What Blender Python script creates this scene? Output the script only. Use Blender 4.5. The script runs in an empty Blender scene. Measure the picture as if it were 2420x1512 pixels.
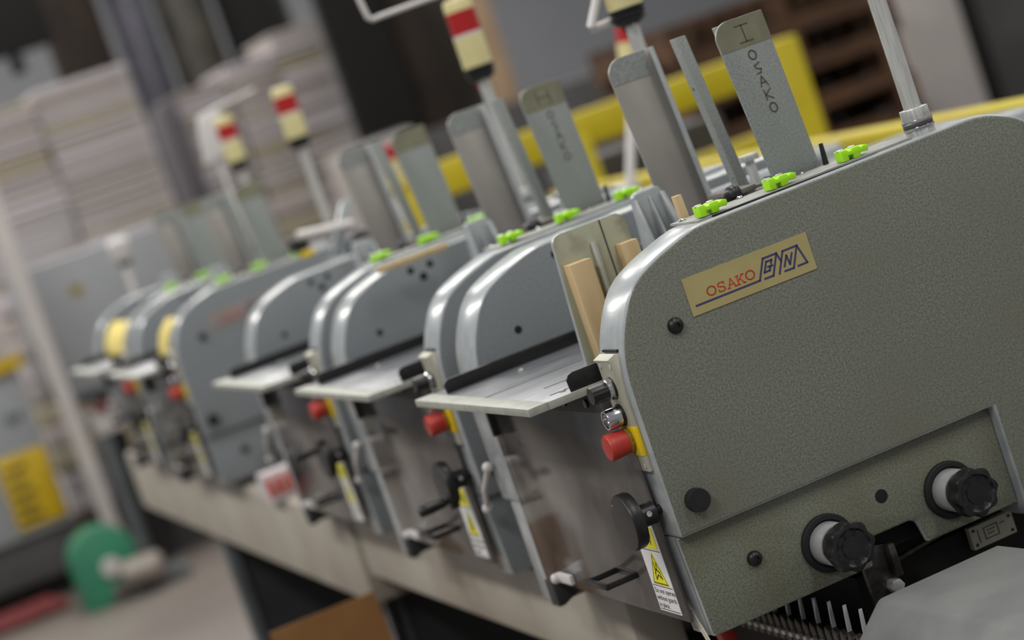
import bpy, bmesh, math, random
from mathutils import Vector, Matrix
random.seed(7)
scene = bpy.context.scene
COL = scene.collection

# ------------------------------------------------------------------ camera
cam_d = bpy.data.cameras.new('camera')
cam = bpy.data.objects.new('camera', cam_d)
COL.objects.link(cam)
AX = Vector((0.88976094, -0.32008598, -0.32537739))
AY = Vector((0.33989679, -0.01111283, 0.94039708))
AZ = Vector((-0.30462378, -0.94732332, 0.09890843))
M4 = Matrix((AX, AY, AZ)).transposed().to_4x4()
M4.translation = Vector((-0.77998942, -2.11356761, 1.45))
cam.matrix_world = M4
cam_d.sensor_width = 36.0
cam_d.lens = 5200.0 / 2420.0 * 36.0
cam_d.clip_start = 0.05
cam_d.clip_end = 100
cam_d.dof.use_dof = True
cam_d.dof.focus_distance = 2.31
cam_d.dof.aperture_fstop = 3.3
scene.camera = cam

# ------------------------------------------------------------------ light
world = bpy.data.worlds.new('hall_air')
scene.world = world
world.use_nodes = True
bgn = world.node_tree.nodes['Background']
bgn.inputs[0].default_value = (0.92, 0.95, 1.0, 1)
bgn.inputs[1].default_value = 0.30


def lamp(x, y, z, sx, sy, power, col=(1.0, 0.97, 0.92)):
    d = bpy.data.lights.new('ceiling_lamp', 'AREA')
    d.shape = 'RECTANGLE'
    d.size = sx
    d.size_y = sy
    d.energy = power
    d.color = col
    o = bpy.data.objects.new('ceiling_lamp', d)
    o.location = (x, y, z)
    COL.objects.link(o)


for ly in (-3.0, 1.0, 5.0, 9.0, 13.0):
    for lx, lp in ((-2.8, 118), (1.0, 66), (4.8, 66)):
        lamp(lx, ly, 4.6, 0.5, 2.6, lp * (1.0 if ly < 4 else (1.15 if ly < 8 else (1.25 if ly < 12 else 1.9))))

scene.view_settings.view_transform = 'Standard'
scene.view_settings.look = 'None'
scene.view_settings.exposure = -0.05
scene.view_settings.gamma = 1.0
scene.view_settings.use_curve_mapping = False


# ------------------------------------------------------------------ materials
def srgb(r, g, b):
    f = lambda v: (v / 255 / 12.92) if v / 255 <= 0.04045 else ((v / 255 + 0.055) / 1.055) ** 2.4
    return (f(r), f(g), f(b), 1)


def new_mat(name):
    m = bpy.data.materials.new(name)
    m.use_nodes = True
    nt = m.node_tree
    return m, nt, nt.nodes['Principled BSDF']


def pmat(name, c1, c2=None, rough=0.5, metal=0.0, nscale=30.0, bump=0.0, bscale=None, detail=3.0, lo=0.35, hi=0.65,
         stretch=None, spec=0.5):
    m, nt, p = new_mat(name)
    p.inputs['Roughness'].default_value = rough
    p.inputs['Metallic'].default_value = metal
    p.inputs['Specular IOR Level'].default_value = spec
    p.inputs['Base Color'].default_value = c1
    tc = nt.nodes.new('ShaderNodeTexCoord')
    src = tc.outputs['Object']
    if stretch:
        mp = nt.nodes.new('ShaderNodeMapping')
        mp.inputs['Scale'].default_value = stretch
        nt.links.new(src, mp.inputs['Vector'])
        src = mp.outputs['Vector']
    if c2:
        nz = nt.nodes.new('ShaderNodeTexNoise')
        nz.inputs['Scale'].default_value = nscale
        nz.inputs['Detail'].default_value = detail
        nt.links.new(src, nz.inputs['Vector'])
        cr = nt.nodes.new('ShaderNodeValToRGB')
        cr.color_ramp.elements[0].position = lo
        cr.color_ramp.elements[1].position = hi
        cr.color_ramp.elements[0].color = c1
        cr.color_ramp.elements[1].color = c2
        nt.links.new(nz.outputs['Fac'], cr.inputs['Fac'])
        nt.links.new(cr.outputs['Color'], p.inputs['Base Color'])
    if bump:
        nb = nt.nodes.new('ShaderNodeTexNoise')
        nb.inputs['Scale'].default_value = bscale or nscale
        nb.inputs['Detail'].default_value = 2.0
        nt.links.new(src, nb.inputs['Vector'])
        bp = nt.nodes.new('ShaderNodeBump')
        bp.inputs['Strength'].default_value = bump
        bp.inputs['Distance'].default_value = 0.001
        nt.links.new(nb.outputs['Fac'], bp.inputs['Height'])
        nt.links.new(bp.outputs['Normal'], p.inputs['Normal'])
    return m


def hammer(name, ca, cb, cd, rough=0.42, speck=430.0):
    """hammered enamel: fine two-tone fleck, wide grime blotches, dimpled relief"""
    m, nt, p = new_mat(name)
    p.inputs['Roughness'].default_value = rough
    tc = nt.nodes.new('ShaderNodeTexCoord')
    n1 = nt.nodes.new('ShaderNodeTexNoise')
    n1.inputs['Scale'].default_value = speck
    n1.inputs['Detail'].default_value = 2.0
    n2 = nt.nodes.new('ShaderNodeTexNoise')
    n2.inputs['Scale'].default_value = 9.0
    n2.inputs['Detail'].default_value = 4.0
    for n in (n1, n2):
        nt.links.new(tc.outputs['Object'], n.inputs['Vector'])
    r1 = nt.nodes.new('ShaderNodeValToRGB')
    r1.color_ramp.elements[0].position = 0.36
    r1.color_ramp.elements[1].position = 0.64
    r1.color_ramp.elements[0].color = ca
    r1.color_ramp.elements[1].color = cb
    nt.links.new(n1.outputs['Fac'], r1.inputs['Fac'])
    r2 = nt.nodes.new('ShaderNodeValToRGB')
    r2.color_ramp.elements[0].position = 0.42
    r2.color_ramp.elements[1].position = 0.72
    r2.color_ramp.elements[0].color = (0, 0, 0, 1)
    r2.color_ramp.elements[1].color = (0.55, 0.55, 0.55, 1)
    nt.links.new(n2.outputs['Fac'], r2.inputs['Fac'])
    mx = nt.nodes.new('ShaderNodeMixRGB')
    nt.links.new(r2.outputs['Color'], mx.inputs[0])
    nt.links.new(r1.outputs['Color'], mx.inputs[1])
    mx.inputs[2].default_value = cd
    nt.links.new(mx.outputs[0], p.inputs['Base Color'])
    bp = nt.nodes.new('ShaderNodeBump')
    bp.inputs['Strength'].default_value = 0.22
    bp.inputs['Distance'].default_value = 0.0006
    nt.links.new(n1.outputs['Fac'], bp.inputs['Height'])
    nt.links.new(bp.outputs['Normal'], p.inputs['Normal'])
    return m


MAT = {}
MAT['panel_olive'] = hammer('hammered_olive_grey', srgb(98, 103, 95), srgb(130, 132, 119), srgb(112, 111, 98))  # same enamel as the blue-grey panels, warm reflected light put into the colour
MAT['panel_recess'] = hammer('hammered_olive_grimy', srgb(94, 99, 88), srgb(126, 128, 113), srgb(98, 90, 66))  # brown grime over the same tint of warm reflected light
MAT['panel_blue'] = hammer('hammered_blue_grey', srgb(110, 116, 120), srgb(130, 135, 138), srgb(118, 122, 124))
MAT['band'] = pmat('silver_grey_enamel', srgb(150, 156, 159), srgb(166, 170, 171), rough=0.25, nscale=40, bump=0.05, bscale=300)
MAT['guide'] = hammer('hammered_guide_grey', srgb(126, 131, 129), srgb(148, 153, 150), srgb(134, 138, 134), speck=400)
MAT['tape'] = pmat('olive_tape', srgb(118, 118, 98), srgb(130, 129, 108), rough=0.35, nscale=60)
MAT['cover'] = pmat('dusty_cover_plate', srgb(140, 142, 138), srgb(156, 157, 152), rough=0.6, nscale=50)
MAT['steel'] = pmat('brushed_steel', srgb(196, 196, 192), srgb(226, 226, 222), rough=0.28, metal=0.5, nscale=60, stretch=(6, 6, 0.3))
MAT['bare'] = pmat('bare_guide_metal', srgb(160, 155, 150), srgb(172, 168, 162), rough=0.4, metal=0.25, nscale=8)
MAT['chrome'] = pmat('polished_chrome', srgb(205, 205, 208), rough=0.14, metal=1.0)
MAT['rust_plate'] = pmat('stained_plate', srgb(176, 176, 152), srgb(120, 112, 98), rough=0.34, metal=0.3, nscale=22, detail=6, lo=0.54, hi=0.76)
MAT['table'] = pmat('worn_table_metal', srgb(82, 84, 89), srgb(114, 117, 122), rough=0.36, metal=0.3, nscale=14, detail=6, stretch=(1, 5, 1))
MAT['table_edge'] = pmat('cream_table_edge', srgb(148, 149, 139), srgb(162, 163, 154), rough=0.5, nscale=70)
MAT['black'] = pmat('black_plastic', srgb(19, 19, 20), srgb(27, 27, 28), rough=0.38, nscale=120)
MAT['black_matt'] = pmat('black_matt', srgb(14, 14, 14), rough=0.75)
MAT['void'] = pmat('oily_dark_interior', srgb(10, 10, 9), srgb(22, 20, 18), rough=0.8, nscale=20)  # near-black colour stands in for the shade inside the machine
MAT['cream'] = pmat('cream_control_plate', srgb(184, 182, 166), srgb(176, 174, 158), rough=0.5, nscale=60)
MAT['red'] = pmat('red_stop_plastic', srgb(168, 46, 38), srgb(178, 54, 44), rough=0.42, nscale=40)
MAT['yellow'] = pmat('yellow_plastic', srgb(226, 192, 12), rough=0.45)
MAT['yellow_dark'] = pmat('worn_yellow_collar', srgb(150, 128, 30), srgb(110, 96, 30), rough=0.5, nscale=300)
MAT['green'] = pmat('lime_green_plastic', srgb(164, 230, 24), rough=0.45)
MAT['wood'] = pmat('pale_wood', srgb(200, 176, 134), srgb(188, 162, 120), rough=0.7, nscale=14, stretch=(8, 8, 0.6))
MAT['plate'] = pmat('gold_name_plate', srgb(176, 164, 112), srgb(168, 156, 106), rough=0.4, nscale=20)
MAT['ink_red'] = pmat('red_print', srgb(196, 70, 44), rough=0.6)
MAT['ink_blue'] = pmat('blue_print', srgb(62, 60, 104), rough=0.6)
MAT['ink_black'] = pmat('black_print', srgb(22, 22, 22), rough=0.6)
MAT['ink_brown'] = pmat('brown_marker', srgb(84, 72, 58), rough=0.7)
MAT['label'] = pmat('white_label', srgb(218, 218, 218), rough=0.45)
MAT['label_yellow'] = pmat('yellow_label', srgb(226, 220, 20), rough=0.45)
MAT['lens_red'] = pmat('red_lens', srgb(168, 24, 26), rough=0.3)
MAT['lens_cream'] = pmat('cream_lens', srgb(214, 204, 150), srgb(206, 196, 144), rough=0.35, nscale=30)
MAT['white'] = pmat('white_paint', srgb(206, 202, 200), rough=0.5)
MAT['beam'] = pmat('dusty_cream_enamel', srgb(172, 166, 154), srgb(152, 144, 132), rough=0.45, nscale=4, detail=4)
MAT['hood'] = pmat('scuffed_grey_hood', srgb(118, 119, 118), srgb(104, 105, 107), rough=0.5, nscale=14, detail=5, bump=0.06, bscale=400)
MAT['cardboard'] = pmat('brown_cardboard', srgb(150, 108, 62), srgb(140, 98, 56), rough=0.85, nscale=12)
MAT['leg'] = pmat('dark_grey_leg', srgb(92, 98, 100), srgb(78, 82, 84), rough=0.5, nscale=10)
MAT['darkleg'] = pmat('charcoal_frame', srgb(46, 48, 50), srgb(38, 40, 42), rough=0.6, nscale=10)
MAT['drum'] = pmat('dull_drum_metal', srgb(140, 132, 124), srgb(120, 112, 104), rough=0.5, metal=0.2, nscale=12)
MAT['chain'] = pmat('oiled_chain_steel', srgb(96, 92, 86), srgb(70, 66, 62), rough=0.35, metal=0.7, nscale=90)
MAT['floor'] = pmat('sealed_concrete', srgb(110, 103, 96), srgb(96, 88, 82), rough=0.55, nscale=1.3, detail=6)
MAT['wall'] = pmat('grey_hall_wall', srgb(132, 134, 138), srgb(124, 126, 130), rough=0.8, nscale=0.6)
MAT['cabinet'] = pmat('grey_cabinet', srgb(140, 143, 146), srgb(134, 136, 140), rough=0.5, nscale=3)
MAT['post_white'] = pmat('off_white_post', srgb(182, 176, 172), srgb(174, 168, 165), rough=0.55, nscale=5)
MAT['paper1'] = pmat('newsprint_pale', srgb(176, 166, 162), srgb(164, 154, 150), rough=0.9, nscale=9, stretch=(1, 1, 30))
MAT['paper2'] = pmat('newsprint_grey', srgb(164, 156, 152), srgb(152, 144, 140), rough=0.9, nscale=9, stretch=(1, 1, 30))
MAT['paper3'] = pmat('newsprint_tan', srgb(168, 160, 140), srgb(156, 146, 124), rough=0.9, nscale=9, stretch=(1, 1, 30))
MAT['paper4'] = pmat('newsprint_white', srgb(188, 180, 180), srgb(174, 168, 172), rough=0.9, nscale=9, stretch=(1, 1, 30))
MAT['kraft'] = pmat('dark_kraft', srgb(46, 34, 24), srgb(32, 24, 18), rough=0.85, nscale=4)
MAT['kraft_tan'] = pmat('tan_kraft', srgb(176, 150, 122), srgb(158, 132, 106), rough=0.8, nscale=4)
MAT['wrap'] = pmat('grey_film_wrap', srgb(72, 68, 60), srgb(52, 49, 44), rough=0.45, nscale=5)
MAT['bluewrap'] = pmat('blue_grey_wrap', srgb(84, 83, 94), srgb(62, 60, 66), rough=0.5, nscale=5)
MAT['dark'] = pmat('near_black', srgb(12, 11, 10), rough=0.9)
MAT['yel_steel'] = pmat('safety_yellow_steel', srgb(190, 172, 6), srgb(178, 160, 6), rough=0.5, nscale=5)
MAT['pallet'] = pmat('old_pallet_wood', srgb(92, 62, 36), srgb(40, 28, 18), rough=0.9, nscale=5, stretch=(0.6, 6, 6))
MAT['green_fan'] = pmat('green_enamel', srgb(48, 122, 92), srgb(42, 108, 82), rough=0.4, nscale=5)
MAT['yellow_paper'] = pmat('yellow_paper', srgb(226, 208, 120), srgb(214, 192, 100), rough=0.8, nscale=20)
MAT['sign_yellow'] = pmat('yellow_sign', srgb(196, 164, 0), srgb(176, 146, 0), rough=0.6, nscale=5)
MAT['red_dark'] = pmat('dull_red', srgb(112, 34, 34), srgb(84, 24, 26), rough=0.6, nscale=20)
MAT['housing'] = pmat('brown_grey_housing', srgb(124, 116, 110), srgb(108, 100, 94), rough=0.6, nscale=7)
MAT['faded_plate'] = pmat('faded_name_plate', srgb(146, 136, 130), srgb(138, 128, 124), rough=0.5, nscale=9)
MAT['purple_board'] = pmat('purple_grey_board', srgb(96, 92, 98), srgb(84, 80, 86), rough=0.8, nscale=4)  # colour of the shade on the paper stack's side
MAT['satin'] = pmat('satin_steel', srgb(196, 196, 198), rough=0.22, metal=0.45)
MAT['grey_dark'] = pmat('dark_grey_paint', srgb(74, 72, 72), srgb(64, 62, 62), rough=0.7, nscale=4)


def acrylic():
    m = bpy.data.materials.new('scratched_clear_guard')
    m.use_nodes = True
    nt = m.node_tree
    for n in list(nt.nodes):
        nt.nodes.remove(n)
    out = nt.nodes.new('ShaderNodeOutputMaterial')
    tr = nt.nodes.new('ShaderNodeBsdfTransparent')
    tr.inputs[0].default_value = (0.84, 0.84, 0.85, 1)
    gl = nt.nodes.new('ShaderNodeBsdfGlossy')
    gl.inputs['Roughness'].default_value = 0.12
    df = nt.nodes.new('ShaderNodeBsdfDiffuse')
    df.inputs[0].default_value = srgb(170, 162, 156)
    tc = nt.nodes.new('ShaderNodeTexCoord')
    nz = nt.nodes.new('ShaderNodeTexNoise')
    nz.inputs['Scale'].default_value = 11.0
    nz.inputs['Detail'].default_value = 6.0
    nt.links.new(tc.outputs['Object'], nz.inputs['Vector'])
    cr = nt.nodes.new('ShaderNodeValToRGB')
    cr.color_ramp.elements[0].position = 0.35
    cr.color_ramp.elements[1].position = 0.75
    cr.color_ramp.elements[0].color = (0.10, 0.10, 0.10, 1)
    cr.color_ramp.elements[1].color = (0.34, 0.34, 0.34, 1)
    nt.links.new(nz.outputs['Fac'], cr.inputs['Fac'])
    m1 = nt.nodes.new('ShaderNodeMixShader')
    nt.links.new(cr.outputs['Color'], m1.inputs[0])
    nt.links.new(tr.outputs[0], m1.inputs[1])
    nt.links.new(df.outputs[0], m1.inputs[2])
    fr = nt.nodes.new('ShaderNodeFresnel')
    fr.inputs[0].default_value = 1.45
    m2 = nt.nodes.new('ShaderNodeMixShader')
    nt.links.new(fr.outputs[0], m2.inputs[0])
    nt.links.new(m1.outputs[0], m2.inputs[1])
    nt.links.new(gl.outputs[0], m2.inputs[2])
    nt.links.new(m2.outputs[0], out.inputs[0])
    return m


MAT['acrylic'] = acrylic()


# ------------------------------------------------------------------ mesh helpers
class MB:
    def __init__(self):
        self.bm = bmesh.new()

    def box(self, x0, x1, y0, y1, z0, z1, mi=0, m=None):
        vs = [self.bm.verts.new(Vector(p) if m is None else m @ Vector(p)) for p in
              ((x0, y0, z0), (x1, y0, z0), (x1, y1, z0), (x0, y1, z0), (x0, y0, z1), (x1, y0, z1), (x1, y1, z1), (x0, y1, z1))]
        for f in ((0, 3, 2, 1), (4, 5, 6, 7), (0, 1, 5, 4), (1, 2, 6, 5), (2, 3, 7, 6), (3, 0, 4, 7)):
            self.bm.faces.new([vs[i] for i in f]).material_index = mi
        return self

    def hexa(self, pts, mi=0):
        """eight corner points: four at the bottom, four at the top, same order"""
        vs = [self.bm.verts.new(p) for p in pts]
        for f in ((0, 3, 2, 1), (4, 5, 6, 7), (0, 1, 5, 4), (1, 2, 6, 5), (2, 3, 7, 6), (3, 0, 4, 7)):
            self.bm.faces.new([vs[i] for i in f]).material_index = mi
        return self

    def prism(self, poly, axis, a0, a1, mi=0):
        def P(u, v, a):
            return (a, u, v) if axis == 'X' else ((u, a, v) if axis == 'Y' else (u, v, a))
        A = [self.bm.verts.new(P(u, v, a0)) for u, v in poly]
        B = [self.bm.verts.new(P(u, v, a1)) for u, v in poly]
        n = len(poly)
        self.bm.faces.new(A).material_index = mi
        self.bm.faces.new(B[::-1]).material_index = mi
        for i in range(n):
            j = (i + 1) % n
            self.bm.faces.new([A[j], A[i], B[i], B[j]]).material_index = mi
        return self

    def lathe(self, prof, org, axis, n=24, mi=0, lobes=None):
        """prof: list of (distance along axis, radius); closed by caps"""
        ax = Vector(axis).normalized()
        t = Vector((0, 0, 1)) if abs(ax.z) < 0.9 else Vector((1, 0, 0))
        e1 = ax.cross(t).normalized()
        e2 = ax.cross(e1)
        org = Vector(org)
        rings = []
        for d, r in prof:
            ring = []
            for k in range(n):
                a = 2 * math.pi * k / n
                rr = r
                if lobes and lobes[2] <= d <= lobes[3]:
                    rr = r * (1 - lobes[1] * (0.5 - 0.5 * math.cos(lobes[0] * a)) ** 1.0)
                ring.append(self.bm.verts.new(org + ax * d + (e1 * math.cos(a) + e2 * math.sin(a)) * rr))
            rings.append(ring)
        for a, b in zip(rings, rings[1:]):
            for k in range(n):
                j = (k + 1) % n
                self.bm.faces.new([a[k], a[j], b[j], b[k]]).material_index = mi
        self.bm.faces.new(rings[0][::-1]).material_index = mi
        self.bm.faces.new(rings[-1]).material_index = mi
        return self

    def cyl(self, p0, p1, r, n=16, mi=0, r1=None):
        p0 = Vector(p0)
        p1 = Vector(p1)
        L = (p1 - p0).length
        return self.lathe([(0, r), (L, r if r1 is None else r1)], p0, p1 - p0, n, mi)

    def ball(self, c, r, n=16, mi=0, sz=1.0):
        prof = []
        k = 9
        for i in range(k + 1):
            a = math.pi * i / k
            prof.append((-math.cos(a) * r * sz, max(math.sin(a) * r, r * 0.04)))
        return self.lathe(prof, c, (0, 0, 1), n, mi)

    def tube(self, pts, r, n=10, mi=0):
        pts = [Vector(p) for p in pts]
        rings = []
        up = None
        for i, p in enumerate(pts):
            d = (pts[min(i + 1, len(pts) - 1)] - pts[max(i - 1, 0)]).normalized()
            if up is None:
                t = Vector((0, 0, 1)) if abs(d.z) < 0.9 else Vector((1, 0, 0))
                up = d.cross(t).normalized()
            up = (up - d * up.dot(d)).normalized()
            s = d.cross(up)
            rings.append([self.bm.verts.new(p + (up * math.cos(2 * math.pi * k / n) + s * math.sin(2 * math.pi * k / n)) * r) for k in range(n)])
        for a, b in zip(rings, rings[1:]):
            for k in range(n):
                j = (k + 1) % n
                self.bm.faces.new([a[k], a[j], b[j], b[k]]).material_index = mi
        self.bm.faces.new(rings[0][::-1]).material_index = mi
        self.bm.faces.new(rings[-1]).material_index = mi
        return self

    def strokes(self, lines, org, ux, vx, w, th=0.0003, mi=0):
        """flat pen strokes: 2D polylines laid on the plane org + u*ux + v*vx"""
        org = Vector(org)
        ux = Vector(ux)
        vx = Vector(vx)
        nn = ux.cross(vx).normalized() * th
        for ln in lines:
            P = [Vector((a, b)) for a, b in ln]
            for a, b in zip(P, P[1:]):
                d = (b - a)
                if d.length < 1e-7:
                    continue
                d.normalize()
                a2 = a - d * w * 0.45
                b2 = b + d * w * 0.45
                q = Vector((-d.y, d.x)) * w * 0.5
                cs = [a2 + q, a2 - q, b2 - q, b2 + q]
                lo = [org + ux * c.x + vx * c.y for c in cs]
                self.hexa(lo + [p + nn for p in lo], mi)
        return self

    def build(self, name, mats, parent=None, bevel=0.0, seg=2, smooth=True, yface=None, off=None):
        bm = self.bm
        bmesh.ops.recalc_face_normals(bm, faces=bm.faces)
        if bevel:
            ed = [e for e in bm.edges if len(e.link_faces) == 2 and e.calc_face_angle(0) > 0.6]
            bmesh.ops.bevel(bm, geom=ed, offset=bevel, offset_type='OFFSET', segments=seg, profile=0.5, affect='EDGES', clamp_overlap=True)
        if yface is not None:
            for f in bm.faces:
                if abs(f.normal.y) > 0.9:
                    f.material_index = yface
        me = bpy.data.meshes.new(name)
        bm.to_mesh(me)
        bm.free()
        if smooth:
            for p in me.polygons:
                p.use_smooth = True
            me.set_sharp_from_angle(angle=math.radians(38))
        for m in (mats if isinstance(mats, (list, tuple)) else [mats]):
            me.materials.append(MAT[m])
        o = bpy.data.objects.new(name, me)
        COL.objects.link(o)
        if parent is not None:
            o.parent = parent
        if off is not None:
            o.location = off
        return o


def arc(cx, cz, r, a0, a1, n=8):
    return [(cx + r * math.cos(math.radians(a0 + (a1 - a0) * i / n)), cz + r * math.sin(math.radians(a0 + (a1 - a0) * i / n))) for i in range(n + 1)]


def ellipse(cx, cy, rx, ry, n=20):
    return [(cx + rx * math.cos(2 * math.pi * i / n), cy + ry * math.sin(2 * math.pi * i / n)) for i in range(n + 1)]


def smooth_line(pts, k=5):
    out = []
    n = len(pts)
    for i in range(n - 1):
        p0, p1, p2, p3 = pts[max(i - 1, 0)], pts[i], pts[i + 1], pts[min(i + 2, n - 1)]
        for j in range(k):
            t = j / k
            out.append(tuple(0.5 * (2 * p1[q] + (p2[q] - p0[q]) * t + (2 * p0[q] - 5 * p1[q] + 4 * p2[q] - p3[q]) * t * t +
                                    (3 * p1[q] - p0[q] - 3 * p2[q] + p3[q]) * t ** 3) for q in (0, 1)))
    out.append(pts[-1])
    return out


def text_mesh(s, size, align='LEFT'):
    c = bpy.data.curves.new('txt', 'FONT')
    c.body = s
    c.size = size
    c.align_x = align
    o = bpy.data.objects.new('txt', c)
    COL.objects.link(o)
    bpy.context.view_layer.update()
    dg = bpy.context.evaluated_depsgraph_get()
    me = bpy.data.meshes.new_from_object(o.evaluated_get(dg))
    bpy.data.objects.remove(o)
    bpy.data.curves.remove(c)
    return me


def empty(name, loc):
    o = bpy.data.objects.new(name, None)
    o.empty_display_size = 0.1
    o.location = loc
    COL.objects.link(o)
    return o


def tag(o, label, cat, group=None, kind=None):
    o['label'] = label
    o['category'] = cat
    if group:
        o['group'] = group
    if kind:
        o['kind'] = kind
    return o


def plabel(o, s):
    o['label'] = s
    return o


def struct(o):
    o['kind'] = 'structure'
    return o


def copy_tree(o, parent=None):
    c = o.copy()
    COL.objects.link(c)
    c.parent = parent
    for ch in list(o.children):
        copy_tree(ch, c)
    return c


# ------------------------------------------------------------------ the setting
struct(MB().box(-9, 14, -6, 17.2, -0.2, 0).build('floor', 'floor', smooth=False))['label'] = 'grey brown sealed concrete floor of the hall'
struct(MB().box(-9, 14, 17, 17.2, 0, 5.2).build('wall_back', 'wall', smooth=False))['label'] = 'plain grey hall wall at the far end'

# ------------------------------------------------------------------ feeder unit
OFF = Vector((0.25, 0.29, 0.82))
FRAME_TOP = smooth_line([(-0.004, 1.10), (-0.003, 1.132), (0.002, 1.158), (0.012, 1.183), (0.027, 1.208), (0.0445, 1.2245), (0.0705, 1.237),
                         (0.095, 1.2455), (0.114, 1.251), (0.131, 1.2535), (0.183, 1.2545), (0.30, 1.2555), (0.45, 1.2575), (0.485, 1.256),
                         (0.51, 1.249), (0.534, 1.236), (0.562, 1.208), (0.582, 1.17), (0.592, 1.12)], 4)


def letters_osako():
    """red serif capitals for the name plate, in plate millimetres (u right, v down)"""
    L = []
    h = 0.0046
    cv = 0.0220
    L.append(ellipse(0.0283, cv, 0.0050, h))
    cx = 0.0404
    L.append([(cx + 0.0036, cv - 0.0025), (cx + 0.0036, cv - 0.0044), (cx + 0.0020, cv - 0.0046), (cx - 0.0015, cv - 0.0046), (cx - 0.0034, cv - 0.0034),
              (cx - 0.0033, cv - 0.0014), (cx - 0.001, cv - 0.0004), (cx + 0.0018, cv + 0.0003), (cx + 0.0037, cv + 0.0016), (cx + 0.0035, cv + 0.0036),
              (cx + 0.0016, cv + 0.0046), (cx - 0.0016, cv + 0.0046), (cx - 0.0036, cv + 0.0042), (cx - 0.0036, cv + 0.0022)])
    cx = 0.0525
    L += [[(cx - 0.0042, cv + h), (cx, cv - h), (cx + 0.0042, cv + h)], [(cx - 0.0026, cv + 0.0014), (cx + 0.0026, cv + 0.0014)],
          [(cx - 0.0056, cv + h), (cx - 0.0028, cv + h)], [(cx + 0.0028, cv + h), (cx + 0.0056, cv + h)]]
    cx = 0.0634
    L += [[(cx - 0.003, cv - h), (cx - 0.003, cv + h)], [(cx - 0.003, cv + 0.0008), (cx + 0.0036, cv - h)], [(cx - 0.0005, cv - 0.0012), (cx + 0.0040, cv + h)],
          [(cx - 0.0044, cv - h), (cx - 0.0016, cv - h)], [(cx - 0.0044, cv + h), (cx - 0.0016, cv + h)], [(cx + 0.002, cv - h), (cx + 0.005, cv - h)],
          [(cx + 0.0026, cv + h), (cx + 0.0054, cv + h)]]
    L.append(ellipse(0.0756, cv - 0.0006, 0.0050, h))
    return L


LOGO = [[(0.0069, 0.0313), (0.0844, 0.0308), (0.0952, 0.0101), (0.112, 0.0099), (0.101, 0.0311), (0.0907, 0.031)], [(0.112, 0.0099), (0.1145, 0.0195)],
        [(0.1085, 0.0315), (0.1196, 0.0103), (0.1373, 0.01), (0.1262, 0.0313), (0.1156, 0.0311)], [(0.1373, 0.01), (0.1432, 0.0308), (0.1319, 0.031)],
        [(0.1028, 0.0176), (0.1044, 0.0145), (0.0978, 0.0145), (0.0924, 0.0246), (0.0988, 0.0244), (0.1014, 0.0203), (0.0982, 0.0203)], [(0.1014, 0.0203), (0.1035, 0.0203)],
        [(0.1166, 0.0262), (0.1222, 0.016), (0.1235, 0.0259), (0.1291, 0.0157)]]


def guide_poly(x0, x1, xb0, xb1, z0, z1, r):
    """leaning plate with a rounded upper corner at its -X side"""
    return [(xb0, z0), (xb1, z0), (x1, z1)] + [(p[0], p[1]) for p in arc(x0 + r, z1 - r, r, 90, 180, 8)]


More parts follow.
